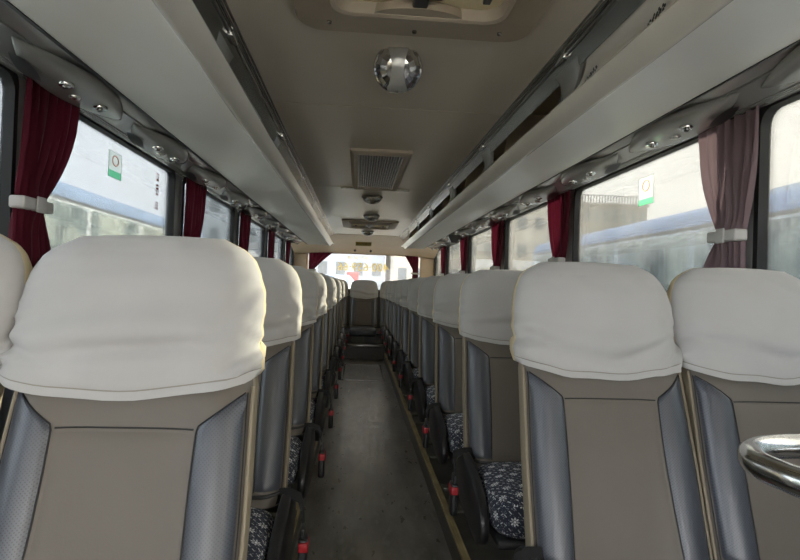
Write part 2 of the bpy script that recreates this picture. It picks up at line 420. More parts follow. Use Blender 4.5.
# ------------------------------------------------------------------ luggage racks
def PX(side, w): return CX + side*w
BR = [1.70, 2.82, 3.90, 5.02, 6.10, 7.15]
def rack(side, label):
    X = lambda w: PX(side, w)
    t = thing('luggage_rack', label, 'luggage rack', (X(.7), 3, H(.5)), 'luggage racks')
    ox, oy, oz = t.location
    def loc(mb): mb.v = [(p[0]-ox, p[1]-oy, p[2]-oz) for p in mb.v]; return mb
    # underside: (w, h, y_end)
    prof = [(.467, .475, 7.0), (.60, .520, 7.5), (.75, .568, 8.2), (.937, .630, 9.2), (.945, .650, 9.2)]
    mb = MB()
    rings = []
    for w, h, ye in prof: rings.append([(X(w), YF+.2+(ye-YF-.2)*k/12, H(h)) for k in range(13)])
    for w, h, ye in reversed(prof): rings.append([(X(w), YF+.2+(ye-YF-.2)*k/12, H(h)+.02) for k in range(13)])
    mb.loft(rings, 0, closed=False); part('shelf_panel', loc(mb), 'rack_panel', t, angle=30)
    # lip
    mb = MB()
    lp = [(.480, .479), (.470, .473), (.464, .475), (.434, .517), (.436, .523), (.444, .523), (.450, .517), (.480, .487)]
    ys = [YF+.2] + [YF+.2 + (7.0-YF-.2)*k/40 for k in range(1, 41)]
    mb.loft([[(X(w + .004*noise.noise(Vector((y*1.3, w*9, side)))), y, H(h + (.006*noise.noise(Vector((y*1.7, 3, side))) if h > .5 else 0))) for w, h in lp] for y in ys], 0, cap=True)
    part('front_lip', loc(mb), 'rack_lip', t, angle=50)
    mb = MB(); mb.prism([(X(.936), H(.627)), (X(.966), H(.640)), (X(.966), H(.668)), (X(.944), H(.655))], 'Y', YF+.2, 9.2)  # black strip standing in for the shadow between shelf edge and duct
    part('shadow_gap_strip', loc(mb), 'black_rubber', t)
    # rail below the ceiling edge
    mb = MB()
    for w, h, r in ((.512, .735, .011), (.497, .742, .005), (.486, .744, .004)): mb.tube([(X(w), YF+.2, H(h)), (X(w), 8.3, H(h))], r, 10)
    mb.prism([(X(.505), H(.735)), (X(.53), H(.735)), (X(.545), H(.69)), (X(.535), H(.685))], 'Y', YF+.2, 8.3)
    part('top_rail', loc(mb), 'rail_alu', t)
    # bands from rail to lip
    for i, y in enumerate(BR):
        mb = MB(); path = []
        for k in range(13):
            a = k/12.; w = .522 - .082*a + .055*math.sin(PI*a); h = .725 - .205*a
            path.append((w, h))
        rings = []
        for (w, h) in path:
            y0 = y + .03*math.sin(PI*(.725-h)/.205); hw = .060 + .075*abs((.725-h)/.1025-1)**2.2
            rings.append([(X(w), y0-hw, H(h)), (X(w-.008), y0-hw+.015, H(h)), (X(w-.008), y0+hw-.015, H(h)), (X(w), y0+hw, H(h)), (X(w+.012), y0+hw, H(h)), (X(w+.012), y0-hw, H(h))])
        mb.loft(rings, 0, cap=True); part('support_band', loc(mb), 'unit_plastic', t)
        mb = MB(); mb.box(X(.494), X(.515), y-.035, y+.035, H(.715), H(.742), bev=.005); part('rail_clip', loc(mb), 'chrome', t)
    # closed back of the rack
    mb = MB()
    pr = [(.945, .652), (1.02, .70), (1.04, .80), (1.0, .88), (.88, .925), (.54, .925), (.53, .74)]
    mb.loft([[(X(w), y, H(h)) for w, h in pr] for y in (YF+.2, 0, 3, 6, 9.2)], 0, closed=False)
    part('back_panel', loc(mb), 'rack_inner', t)
    # flush dividers inside the rack
    for y in BR[1:]:
        mb = MB(); mb.prism([(X(w), H(h)) for w, h in ((.60, .545), (.94, .655), (1.01, .72), (1.02, .80), (.98, .87), (.88, .915), (.66, .915))], 'Y', y+.02, y+.035)
        part('divider', loc(mb), 'rack_inner', t, smooth=False)
    # closed front section nearest the driver
    mb = MB(); path = []
    for k in range(11):
        a = k/10.; path.append((.545 - .10*a + .03*math.sin(PI*a), .715 - .20*a))
    mb.loft([[(X(w), y, H(h)) for w, h in path] for y in (YF+.2, 0, 1.2, 1.60)], 0, closed=False)
    mb.loft([[(X(w+.015), y, H(h)) for w, h in path] for y in (YF+.2, 1.60)], 0, closed=False)
    part('closed_front', loc(mb), 'rack_panel', t, angle=60)
    for y in (1.16, 1.50):                      # flower shaped speaker perforations
        mb = MB()
        for r, n in ((0, 1), (.011, 6), (.022, 10)):
            for k in range(n):
                a = 2*PI*k/n; dy, dz = r*math.cos(a)*1.2, r*math.sin(a)
                h = .605 + dz*.9; aa = (.715-h)/.20; w = .545 - .10*aa + .03*math.sin(PI*aa)
                c = Vector((X(w-.002), y+dy, H(h)))
                mb.add([c+Vector((0, .0045*math.cos(q*PI/3), .0045*math.sin(q*PI/3))) for q in range(6)], [tuple(range(6))])
        part('speaker_holes', loc(mb), 'black_plastic', t, smooth=False)
    return t
rack(-1, 'long luggage rack with glossy grey lip under the ceiling, above the left-hand seats')
rack(1, 'long pale grey luggage rack under the ceiling above the right-hand seats')

# ------------------------------------------------------------------ duct strips and service units above the windows
def duct(side, label):
    wall = (XR if side > 0 else XL); wx = lambda d: wall - side*d      # d = distance in from the wall
    mb = MB()
    rk = abs(wall - PX(side, .955))
    rk -= .02; pr = [(rk-.012, .70), (rk-.014, .672), (rk*.75, .655), (rk*.62, .658), (rk*.3, .642), (.03, .637), (.002, .642)]
    mb.loft([[(wx(d), y, H(h)) for d, h in pr] for y in [YF+.1+i*1.6 for i in range(8)]+[9.12]], 0, closed=False, mfn=lambda i, k: 0)
    mb.box(wx(rk*.66), wx(rk*.69), YF+.1, 9.12, H(.650), H(.658))
    for q in range(3): mb.box(wx(rk*(.24-.05*q)), wx(rk*(.22-.05*q)), YF+.1, 9.12, H(.636), H(.641))
    o = part('service_duct', mb, ['duct_plastic'], None, angle=25)
    tag(o, label, 'air duct', 'service ducts')
    mb = MB(); mb.box(wx(rk+.03), wx(rk-.0), YF+.1, 9.3, H(.69), H(.70)); 
    return rk
rkL = duct(-1, 'shiny grey duct strip running above the left windows')
rkR = duct(1, 'shiny pale grey duct strip running above the right windows')

def service_unit(side, rk):
    t = thing('service_unit', '', 'service unit', (0, 0, 0), 'service units')
    L = .40; n = 28
    # leaf shaped fairing hanging below the duct; local x is distance from wall into the coach (times -side)
    mb = MB(); rings = []
    for i in range(n+1):
        q = -1 + 2*i/n; y = q*L
        wid = max(.002, (1-abs(q)**1.8))*rk*.44; cxx = rk*.52 - .018*q; dep = .036*max(0, 1-abs(q)**2.4)**.8
        ring = []
        for k in range(13):
            a = PI*k/12; ring.append((-side*(cxx + wid*math.cos(a)), y, -dep*math.sin(a)**.7 + .004 - .02*(rk*.52-cxx-wid*math.cos(a))))
        rings.append(ring)
    mb.loft(rings, 0, closed=False); part('fairing', mb, 'unit_plastic', t)
    for q in (-.12, .12):
        mb = MB(); mb.lathe([(.0005, -.006), (.011, -.006), (.013, -.001), (.022, .000), (.024, .004), (.024, .014)], (-side*rk*.62, q, -.036), n=20)
        nz = part('air_nozzle', mb, 'chrome', t)
        mb = MB(); mb.box(-side*rk*.62-.008, -side*rk*.62+.008, q-.002, q+.002, -.045, -.040); part('slot', mb, 'black_plastic', nz)
    mb = MB(); mb.lathe([(.0005, -.004), (.017, -.003), (.020, .002), (.020, .01)], (-side*rk*.50, 0, -.036), n=18); part('reading_light', mb, 'lamp_lens', t)
    mb = MB()                  # curved dark recess at the end of the fairing
    rings = []
    for i in range(11):
        a = i/10.; y = -L*.80 + .16*a
        wd = rk*.11*math.sin(PI*min(1, a*.9+.08)); rings.append([(-side*(rk*.40+wd), y, -.040*(.25+.75*sst(0, .9, a))-.006), (-side*(rk*.40-wd), y, -.040*(.25+.75*sst(0, .9, a))-.001)])
    mb.loft(rings, 0, closed=False); part('recess', mb, 'dark_plastic', t)
    return t
for side, rk, wall, nm in ((-1, rkL, XL, 'left'), (1, rkR, XR, 'right')):
    base = None
    for i in range(10):
        y = 1.12 + .84*i + (.12 if side > 0 else .05)
        lab = 'moulded grey service unit with air nozzles above the %s windows, %s back from the front' % (nm, ORD[i])
        if base is None: base = service_unit(side, rk); base.location = (wall, y, H(.648)); base['label'] = lab; base['group'] = 'service units above the windows'
        else: dup(base, (wall, y, H(.648)), lab)

# ------------------------------------------------------------------ ceiling fittings
def grille():
    t = thing('air_return_grille', 'rectangular slatted air return grille in the ceiling over the aisle', 'air grille', (.105, 3.68, H(.75)))
    W, L = .175, .61; mb = MB()
    def ring(w, l, z): return [(-w, -l, z), (w, -l, z), (w, l, z), (-w, l, z)]
    mb.loft([ring(W, L, 0), ring(W-.004, L-.004, -.014), ring(W-.022, L-.03, -.026), ring(W-.045, L-.07, -.022), ring(W-.048, L-.075, -.004)], 0)
    part('frame', mb, 'hatch_frame', t, angle=20)
    mb = MB(); w = W-.052
    for k in range(17):
        x = -w + 2*w*k/16; mb.box(x-.0035, x+.0035, -L+.07, L-.07, -.020, -.008)
    part('slats', mb, 'rail_alu', t, smooth=False)
    mb = MB(); mb.box(-W+.05, W-.05, -L+.07, L-.07, -.006, -.003); part('backing', mb, 'dark_plastic', t)
    mb = MB(); mb.box(-.26, .27, L+.01, L+.05, -.012, -.0005, bev=.004); part('rear_strip', mb, 'rack_lip', t)
grille()
def ball_lamp():
    t = thing('ceiling_lamp', 'big round chrome lamp in the ceiling, nearest the camera', 'ceiling lamp', (.104, 1.80, H(.705)), 'round chrome lamps along the ceiling')
    r = .074; mb = MB()
    mb.lathe([(.001, r)] + [(r*math.sin(a), r*math.cos(a)) for a in [PI*k/24 for k in range(1, 14)]] + [(r*1.03, -.003), (r*1.03, -.012), (r*.97, -.016)], n=40)
    b = part('body', mb, 'rack_dark', t)
    mb = MB(); mb.lathe([(r*1.05, .004), (r*1.07, -.006), (r*1.03, -.016), (r*.95, -.018)], n=40); part('rim', mb, 'chrome', t)
    # faceted lens dome
    mb = MB(); prof = [(r*.96, -.014), (r*.90, -.026), (r*.75, -.036), (r*.5, -.043), (r*.25, -.046), (.0008, -.047)]
    rings = []
    for i, (rr, h) in enumerate(prof):
        rings.append([((rr*(1+.05*(k % 2)*(1-i/6)))*math.cos(2*PI*k/36), (rr*(1+.05*(k % 2)*(1-i/6)))*math.sin(2*PI*k/36), h) for k in range(36)])
    mb.loft(rings, 0); part('lens', mb, 'chrome', t, angle=8)
    mb = MB(); rings = []      # hour-glass band across the lens
    for i in range(13):
        q = -1+i/6.; y = q*r*.97; w = (.020 + .018*q*q) if abs(q) < .98 else .03
        z = -.014 - .038*math.sqrt(max(0, 1-q*q)); rings.append([(-w, y, z+.010), (-w, y, z-.002), (0, y, z-.005), (w, y, z-.002), (w, y, z+.010)])
    mb.loft(rings, 0, closed=False); part('centre_band', mb, 'unit_plastic', t)
    ax = Vector((-.05, -1, -.45)).normalized()
    for ch in t.children: ch.rotation_euler = (-ax).to_track_quat('Z', 'Y').to_euler()
    return t
ball_lamp()
def dome_lamp(loc, label):
    t = thing('ceiling_lamp', label, 'ceiling lamp', loc, 'round chrome lamps along the ceiling')
    mb = MB(); mb.lathe([(.05, 0), (.088, -.001), (.090, -.010), (.080, -.016)], n=32); part('rim', mb, 'rack_dark', t)
    mb = MB(); mb.lathe([(.080, -.014), (.076, -.03), (.06, -.048), (.035, -.060), (.001, -.064)], n=32); part('lens', mb, 'lamp_lens', t)
    return t
d = dome_lamp((.095, 4.72, H(.75)), 'small round chrome lamp just behind the ceiling grille')
dup(d, (.12, 6.0, H(.75)), 'small round chrome lamp right in front of the far roof hatch')
dup(d, (.11, 7.75, H(.75)), 'small round chrome lamp behind the far roof hatch, before the rear panel')
def hatch(loc, label):
    t = thing('roof_hatch', label, 'roof hatch', loc, 'roof hatches')
    def ring(w, l, z, r):
        return [(p[0], p[1], z) for p in rr_ring(-w, w, -l, l, r)]
    mb = MB(); W, L = .335, .425
    mb.loft([ring(W, L, 0, .07), ring(W-.008, L-.008, -.016, .07), ring(W-.075, L-.100, -.022, .06), ring(W-.105, L-.150, -.036, .055), ring(W-.115, L-.160, -.032, .05), ring(W-.122, L-.167, -.002, .05)], 0)
    part('frame', mb, 'hatch_frame', t, angle=25)
    mb = MB(); mb.add(ring(W-.121, L-.166, -.004, .05), [tuple(range(28))]); p = part('cover_panel', mb, 'hatch_beige', t, smooth=False)
    mb = MB()
    for s in (-1, 1):
        mb = MB(); mb.prism([(x, y*s) for x, y in [(.12*math.cos(a), .275 - .050*math.sin(a)) for a in [PI*k/14 for k in range(15)]]], 'Z', -.030, -.008)
        part('lobe', mb, 'hatch_frame', t)
    mb = MB(); mb.box(-.055, .055, -.20, .20, -.020, -.006, bev=.005); mb.box(-.02, .02, -.24, .24, -.028, -.012, bev=.005); part('handle', mb, 'dark_plastic', t)
    mb = MB()
    for x, y in ((-.17, .18), (.17, .18), (-.17, -.18), (.17, -.18)): mb.box(x-.01, x+.01, y-.03, y+.03, -.016, -.005, bev=.003)
    part('hinges', mb, 'black_plastic', t)
    mb = MB()
    for x, y in ((-.24, .35), (0, .375), (.24, .35), (-.24, -.35), (.24, -.35)): mb.lathe([(.0005, -.027), (.006, -.026), (.007, -.02)], (x, y, 0), n=10)
    part('screws', mb, 'rail_alu', t)
    return t
h = hatch((.135, 1.21, H(.75)), 'large roof hatch with taupe frame and beige panel, nearest the camera')
dup(h, (.12, 6.85, H(.75)), 'small-looking roof hatch far back along the ceiling between two lamps')

# ------------------------------------------------------------------ seats
WTAB = [(.34, .220), (.36, .225), (.60, .224), (.80, .218), (.93, .219), (.99, .2165), (1.03, .208), (1.06, .194), (1.08, .174), (1.095, .145)]
DTAB = [(.36, .12), (.60, .105), (.95, .10), (1.02, .095), (1.06, .078), (1.08, .060), (1.095, .036)]
def wz(z): return lerp(WTAB, z)
def yb(z): return .33*(z-.85) - (.35*(z-.95)**2 if z > .95 else 0)
def P(u, z, off=0., front=True):
    w = wz(z)+off; d = lerp(DTAB, z)
    v = max(0., 1-abs(u)**5)**(1/2.3)
    yc = yb(z) + .055
    if front:
        lo = .020*math.exp(-((abs(u)-.74)/.22)**2) * (1-sst(.76, .88, z)); hi = .024*(1-u*u)*sst(.76, .90, z)*(1-.6*sst(1.0, 1.09, z))
        y = yc - (d/2+off)*v - (lo+hi)*min(1, v*1.3)
    else: y = yc + (d/2+off)*v
    return Vector((u*w, y, z))
US = [math.sin(PI/2*t) for t in [-1+2*k/28. for k in range(29)]]
def ringpts(z, off=0., f=None):
    pts = [P(u, z, off) for u in US] + [P(u, z, off, False) for u in reversed(US[1:-1])]
    return pts
NR = 56
def backrest_mesh():
    mb = MB(); zs = [.345 + (.95-.345)*k/22 for k in range(23)] + [.98, 1.01, 1.03, 1.05, 1.065, 1.08, 1.09, 1.095]
    rings = [ringpts(z, -.010*sst(.82, .86, z)) for z in zs]
    def mf(i, k):
        if 2 <= k < 26: return 0
        if k < 2 or 26 <= k <= 30 or k >= 54: return 1
        return 2
    mb.loft(rings, 0, True, True, mf)
    return mb.mesh('backrest', ['taupe_leather', 'tan_leather', 'back_shell'])
def patch(u0f, u1f, z0, z1, nu, nz, puff=.004, zf=None):
    mb = MB(); rings = []
    for j in range(nz+1):
        b = j/nz; z = z0+(z1-z0)*b; ring = []
        for i in range(nu+1):
            a = i/nu; u = u0f(z) + (u1f(z)-u0f(z))*a; zz = z
            e = min(a*8, (1-a)*8, b*16, (1-b)*16, 1.); off = -.0022 + (puff+.0022)*math.sqrt(max(0, e*(2-e)))
            p = P(u, zz); q = P(u, zz, .01); nrm = (q-p)
            nrm = Vector((nrm.x*.6, nrm.y, 0)).normalized() if nrm.length > 1e-6 else Vector((0, -1, 0))
            ring.append(p + nrm*off + Vector((0, 0, 0)))
        rings.append(ring)
    mb.loft(rings, 0, closed=False); return mb
def inner(z):                         # inner edge of the side bolsters
    return .565 + .02*sst(.74, .40, z) - .02*math.sin(PI*min(1, max(0, (z-.40)/.35))) if z < .75 else .545 + (.92-.545)*((z-.75)/.06)**1.1
def cover_mesh(seed, sag=.035):
    mb = MB(); ZT = 1.095; K = 34
    rows = [0, .004, .045, .055, .065] + [.065+.935*(k/K)**.92 for k in range(1, K+1)]
    def wr(p, u, b):
        q = Vector((p.x*7+seed*3.1, p.z*9, seed)); 
        big = .008*noise.noise(Vector((p.x*4+seed, p.z*5, seed*2.)))
        side = sst(.30, .95, abs(u)); low = 1-sst(.15, .65, b)
        cre = noise.noise(Vector((p.x*5 + seed*7, p.z*34 + abs(p.x)*22*(1 if u > 0 else .6), seed))); cre = -abs(cre)*2+.6
        cre2 = noise.noise(Vector((p.x*22 + p.z*12, p.z*5 + seed, seed+5))); cre2 = -abs(cre2)*2+.5
        top = sst(.72, .95, b)
        band = math.exp(-((b-.24-.07*math.sin(2.4*u+seed)-.05*u*u)/.045)**2)*.009*(.8+noise.noise(Vector((u*2, seed, 0)))) - .006*math.exp(-((b-.38-.07*math.sin(2.4*u+seed))/.08)**2)
        pull = 0
        for cxu, cz, ang, amp in ((.95, .12, .35, .012), (-.95, .16, -.30, .010), (.9, .5, .8, .006), (-.55, .97, -1.2, .006), (.35, .98, 1.4, .006)):
            du, db = (u-cxu)*.22, (b-cz)*.30; c_, s_ = math.cos(ang+seed*.13), math.sin(ang+seed*.13)
            along = abs(du*c_+db*s_); acr = -du*s_+db*c_
            pull += amp*math.exp(-(along/.09)**2)*(math.exp(-(acr/.009)**2) - .7*math.exp(-((acr-.018)/.011)**2) + .6*math.exp(-((acr+.024)/.012)**2))
        return big*1.3 + .0095*cre*(.2+.8*side)*(.2+.8*low) + .006*cre2*(top*.8+.25*low) - band*1.5*(1-abs(u)**4) + pull
    loops = []
    for r, b in enumerate(rows):
        pts = []
        for part_, us in ((True, US), (False, list(reversed(US[1:-1])))):
            for u in us:
                hem = .797 + sag*abs(u)**2.2 + .006*noise.noise(Vector((u*3, seed, 1 if part_ else 2))) + (.02 if not part_ else 0)
                z = hem + (ZT-hem)*b
                off = .0095 if r > 0 else .001
                if r == 3: off = .0080
                if r in (1, 2): off = .0105
                p = P(u, z, off+.001, part_)
                d = wr(p, u, b)
                n = Vector((u**5*.8, -1 if part_ else 1, 0)).normalized()
                pts.append(p + n*max(d, -.0150)*(1 if part_ else .7)*(1-.5*sst(.93, 1, b)))
        loops.append(pts)
    c = sum((p for p in loops[-1]), Vector())/len(loops[-1])
    for s_, dz in ((.75, .008), (.4, .012), (.05, .013)):
        loops.append([Vector((c.x+(p.x-c.x)*(s_ if s_ < .7 else .9), c.y+(p.y-c.y)*s_, p.z+dz)) for p in loops[len(rows)-1]])
    def mf(i, k):
        if i == 3 and 1 <= k < 27: return 2
        if k < 1 or 27 <= k <= 55: return 1
        return 0
    mb.loft(loops, 0, True, False, mf)
    me = mb.mesh('head_cover', ['cover_white', 'cover_cream', 'cover_stitch'], angle=75)
    return me
def cushion_mesh():
    bm = bmesh.new(); bmesh.ops.create_cube(bm, size=1)
    bmesh.ops.subdivide_edges(bm, edges=bm.edges[:], cuts=13, use_grid_fill=True)
    W, D, T = .210, .215, .070
    for v in bm.verts:
        q = v.co*2; n = Vector((math.copysign(abs(q.x)**1, q.x), q.y, q.z))
        m = max(abs(q.x), abs(q.y), abs(q.z)); l = (abs(q.x)**5+abs(q.y)**5+abs(q.z)**5)**.2
        n = q*(m/l) if l > 0 else q
        z = n.z*T + (.012*(1-q.x*q.x)*(1-q.y*q.y) if q.z > 0 else 0) - (.012*math.exp(-(abs(n.x)-.75)**2/.01) if q.z > .9 else 0)*0
        v.co = Vector((n.x*W, n.y*D, z))
    uvl = bm.loops.layers.uv.new('UVMap'); bm.normal_update()
    for f in bm.faces:
        f.smooth = True; nn = f.normal; a = max(range(3), key=lambda i: abs(nn[i]))
        for lp in f.loops:
            c = lp.vert.co + Vector((2, 2, 2))
            lp[uvl].uv = (c.y, c.z) if a == 0 else ((c.x, c.z) if a == 1 else (c.x, c.y))
    me = bpy.data.meshes.new('cushion'); bm.to_mesh(me); bm.free(); me.materials.append(M['cushion_fabric']); return me
def curve_tube(pts, r, n=8): return MB().tube(pts, r, n)
BACK = backrest_mesh(); CUSH = cushion_mesh(); COVERS = [cover_mesh(s) for s in (1.3, 4.7, 9.2, 13.9, 17.1)]
CEN = patch(lambda z: -inner(min(z, .745)), lambda z: inner(min(z, .745)),   .385, .75, 22, 24, .003).mesh('centre_panel', ['taupe_leather'])
def bol(s): return patch(lambda z: s*inner(z), lambda z: s*.935, .385, .812, 12, 34, .0045).mesh('side_bolster', ['bolster_leather'])
BOLS = [bol(-1), bol(1)]
def seam():
    m = MB()
    for s in (-1, 1):
        m.tube([P(s*inner(z), z, .0012) for z in [.385+.425*k/40 for k in range(41)]], .0016, 6)
        m.tube([P(s*.935, z, .0015) for z in [.385+.425*k/30 for k in range(31)]], .0014, 6)
    m.tube([P(u, .75, .0012) for u in [-.54+1.08*k/20 for k in range(21)]], .0016, 6)
    return m.mesh('seam', ['black_rubber'])
SEAM = seam()
def piping(s):
    pts = [P(s*.965, .38+.44*k/24, .003) + Vector((0, -.001, 0)) for k in range(25)]
    return MB().tube(pts, .0042, 8).mesh('piping', ['tan_leather'])
PIPE = [piping(-1), piping(1)]
HEMP = MB().tube([P(u, .372+.012*abs(u)**3, .004) for u in [-.97+1.94*k/20 for k in range(21)]], .006, 8).mesh('lower_piping', ['dark_plastic'])
def shield(x0, x1):
    poly = []
    ctrl = [(-.03, .31), (-.06, .375), (-.11, .408), (-.18, .412), (-.30, .395), (-.42, .362), (-.48, .325), (-.505, .28), (-.50, .235), (-.47, .205), (-.41, .20), (-.30, .215), (-.18, .23), (-.09, .26)]
    n = len(ctrl)
    for i in range(n):                 # Catmull-Rom
        p0, p1, p2, p3 = ctrl[i-1], ctrl[i], ctrl[(i+1) % n], ctrl[(i+2) % n]
        for t in (0, .25, .5, .75):
            poly.append(tuple(.5*((2*p1[j]) + (-p0[j]+p2[j])*t + (2*p0[j]-5*p1[j]+4*p2[j]-p3[j])*t*t + (-p0[j]+3*p1[j]-3*p2[j]+p3[j])*t**3) for j in (0, 1)))
    cy = sum(p[0] for p in poly)/len(poly); cz = sum(p[1] for p in poly)/len(poly)
    def ring(s, x): return [(x, cy+(p[0]-cy)*s, cz+(p[1]-cz)*s) for p in poly]
    m = MB(); dx = x1-x0
    m.loft([ring(.93, x0), ring(.985, x0+dx*.12), ring(1, x0+dx*.3), ring(1, x0+dx*.7), ring(.985, x0+dx*.88), ring(.93, x1)], 0, True, True); return m
def make_seat(side, aisle):
    """side -1 left block, +1 right block; the aisle seat has its shield, belt and buckle on the aisle side"""
    t = thing('coach_seat', '', 'seat', (0, 0, 0), 'coach seats')
    b = link('backrest', BACK, t)
    link('centre_panel', CEN, b)
    for i in (0, 1): link('side_bolster', BOLS[i], b); link('piping', PIPE[i], b)
    link('lower_piping', HEMP, b); link('seam', SEAM, b)
    link('head_cover', COVERS[0], t)
    c = link('seat_cushion', CUSH, t); c.location = (0, -.355, .315 if side > 0 else .285)
    a = -side                          # direction of the aisle in local x
    inset = .213
    xs = (a*(inset+.002), a*(inset+.036))
    if aisle:
        m = shield(min(xs), max(xs)); sh = part('side_shield', m, 'black_plastic', t); sh.location.z = 0 if side > 0 else -.03
        # belt strap from the hinge over the shield to the buckle
        xo = a*(inset+.050)
        path = [(a*.15, -.150, .385), (a*.20, -.15, .400), (a*.235, -.16, .414), (xo+a*.008, -.18, .408), (xo+a*.024, -.23, .390), (xo+a*.030, -.28, .360)]
        m = MB(); rings = []
        for i, p in enumerate(path):
            w = Vector((0, .024, .005)) if i > 1 else Vector((0, .012, .02)); th = Vector((a*.0015, 0, .0015)); c0 = Vector(p)
            rings.append([c0-w-th, c0+w-th, c0+w+th, c0-w+th])
        m.loft(rings, 0, True, True); part('belt_strap', m, 'belt_black', t).location.z = 0 if side > 0 else -.03
        m = MB(); m.box(xo+a*.020, xo+a*.046, -.322, -.268, .235, .345, bev=.008)
        m.box(xo+a*.026, xo+a*.038, -.318, -.272, .345, .372, bev=.003)
        bk = part('belt_buckle', m, 'black_plastic', t); bk.location.z = 0 if side > 0 else -.03
        m = MB(); m.box(xo+a*.022, xo+a*.048, -.3265, -.272, .310, .336, bev=.003); part('release_button', m, 'red_button', bk)
    # floor frame
    for y in (-.20, -.48):
        m = MB(); m.box(-.175 if a > 0 else -.02, .02 if a > 0 else .175, y-.02, y+.02, 0, .245, bev=.006); m.box(-.19, .19, y-.035, y+.035, -.0, .012, bev=.003)
        part('leg', m, 'leg_paint', t)
    m = MB(); m.box(-.2, .2, -.55, -.13, .225, .255, bev=.008); part('seat_pan', m, 'dark_plastic', t)
    m = MB(); m.tube([(-.2, -.06, .30), (.2, -.06, .30)], .016, 10); part('hinge_bar', m, 'dark_plastic', t)
    return t
protos = {}
def seat_at(x, y, z, side, aisle, label, cov, group):
    key = (side, aisle)
    if key not in protos:
        s = make_seat(side, aisle); protos[key] = s; s.location = (x, y, z)
    else: s = dup(protos[key], (x, y, z))
    s['label'] = label; s['group'] = group
    for ch in s.children:
        if ch.name.startswith('head_cover'): ch.data = COVERS[cov % len(COVERS)]
    return s
LY = [1.07+.812*k for k in range(10)]
RY = [1.43+.805*k for k in range(10)]
for k, y in enumerate(LY):
    pos = 'nearest the camera' if k == 0 else '%s row back' % ORD[k]
    s0 = seat_at(-.422 + (.018 if k == 0 else 0), y, PLAT, -1, True, 'left-hand seat beside the aisle, white head cover, %s' % pos, k*2, 'aisle seats of the left rows')
    if k == 0:
        for ch in s0.children:
            if ch.name.startswith('head_cover'): first_cover = ch
    seat_at(-.880, y, PLAT, -1, False, 'left-hand seat next to the window, white head cover, %s' % pos, k*3+1, 'window seats of the left rows')
for k, y in enumerate(RY):
    pos = 'nearest the camera' if k == 0 else '%s row back' % ORD[k]
    if y > 8.7: continue
    seat_at(.655, y, PLAT, 1, True, 'right-hand seat beside the aisle, white head cover, %s' % pos, k*2+1, 'aisle seats of the right rows')
    seat_at(1.106, y, PLAT, 1, False, 'right-hand seat next to the window, white head cover, %s' % pos, k*3+2, 'window seats of the right rows')
for k, (x, w) in enumerate([(-.880, 'leftmost, by the left window'), (-.385, 'just left of the middle one'), (.108, 'in the middle, facing down the aisle'), (.602, 'just right of the middle one'), (1.098, 'rightmost, by the right window')]):
    sb = seat_at(x, 9.25, PLAT, -1 if k < 3 else 1, False, 'rear-bench seat with white head cover, %s' % w, k, 'seats of the rear bench')

plain = CUSH.copy(); plain.materials.clear(); plain.materials.append(M['bolster_leather'])
for o in list(bpy.data.objects):
    if o.parent and o.name.startswith('seat_cushion') and o.parent.get('group') == 'seats of the rear bench': o.data = plain
# the nearest cover on the left sits slightly askew
first_cover.rotation_euler = (0, -.020, 0); first_cover.scale = (1.035, 1.02, 1.0)

# ------------------------------------------------------------------ curtains
def curtain_mesh(near0, near1, wtop, wtie, wbot, ztie, sgn, name='curtain', m='curtain_red', seed=0, ztop=.650, zbot=-.28):
    mb = MB(); nz, na = 44, 60; rings = []
    for j in range(nz+1):
        h = ztop + (zbot-ztop)*j/nz
        if h > ztie:
            q = (ztop-h)/(ztop-ztie); wd = wtop + (wtie-wtop)*(.30*q + .70*q**2.6); n0 = near0 + (near1-near0)*q**2
        else:
            q = (ztie-h)/.22; q = min(1, q); wd = wtie + (wbot-wtie)*math.sin(q*PI/2)**.8; n0 = near1 - .01*q
        tight = math.exp(-((h-ztie)/.05)**2); ring = []
        for i in range(na+1):
            a = i/na; y = n0 + wd*a
            ph = a*2*PI*7 + .5*math.sin(3*a+seed) + .25*math.sin(h*9+seed)
            amp = .013*(1-.35*tight)
            ring.append((-sgn*(amp*math.sin(ph)+.004*math.sin(ph*2.3+h*5+seed) + .03*tight*math.sin(PI*a)), y, h))
        rings.append(ring)
    mb.loft(rings, 0, closed=False)
    return mb.mesh(name, [m], angle=80)
def curtain(side, y, near0, near1, wtop, wtie, wbot, ztie, mname, label, seed):
    wall = XR if side > 0 else XL
    t = thing('curtain', label, 'curtain', (wall - side*.032, y, EYE), 'tied-back window curtains')
    link('cloth', curtain_mesh(near0, near1, wtop, wtie, wbot, ztie, side, 'cloth', mname, seed), t)
    m = MB(); m.box(-.022*side-.028, -.022*side+.022, near1-.012, near1+wtie+.012, ztie-.020, ztie+.020, bev=.008)
    tb = part('tie_band', m, 'tie_grey', t)
    m = MB(); m.box(-side*.052-.004, -side*.052+.004, near1+wtie*.30, near1+wtie*.62, ztie-.026, ztie+.026, bev=.004); part('clip', m, 'tie_grey', tb)
    m = MB(); m.tube([(0, near0-.02, .640), (0, near0+wtop+.02, .640)], .006, 8); part('curtain_rail', m, 'rail_alu', t)
    return t
for k in range(5):
    n = ORD[k]
    if k == 0: curtain(-1, LP[2], .0, -.045, .36, .15, .25, .225, 'curtain_red', 'dark red curtain tied at the nearest pillar of the left wall', 1.)
    else: curtain(-1, LP[2+k] if 2+k < len(LP) else 9.5, .13, .10, .46, .25, .33, .12, 'curtain_red', 'dark red curtain at the %s pillar back along the left wall' % n, k*1.7)
    if k == 0: curtain(1, RP[2], -.05, .01, .36, .13, .28, .215, 'curtain_hazed', 'red curtain, paled by haze painted into its colour, tied at the nearest pillar of the right wall', 2.)
    else: curtain(1, RP[2+k] if 2+k < len(RP) else 9.5, -.01, .06, .44, .17, .30, .20, 'curtain_red', 'dark red curtain at the %s pillar back along the right wall' % n, k*2.3+.4)
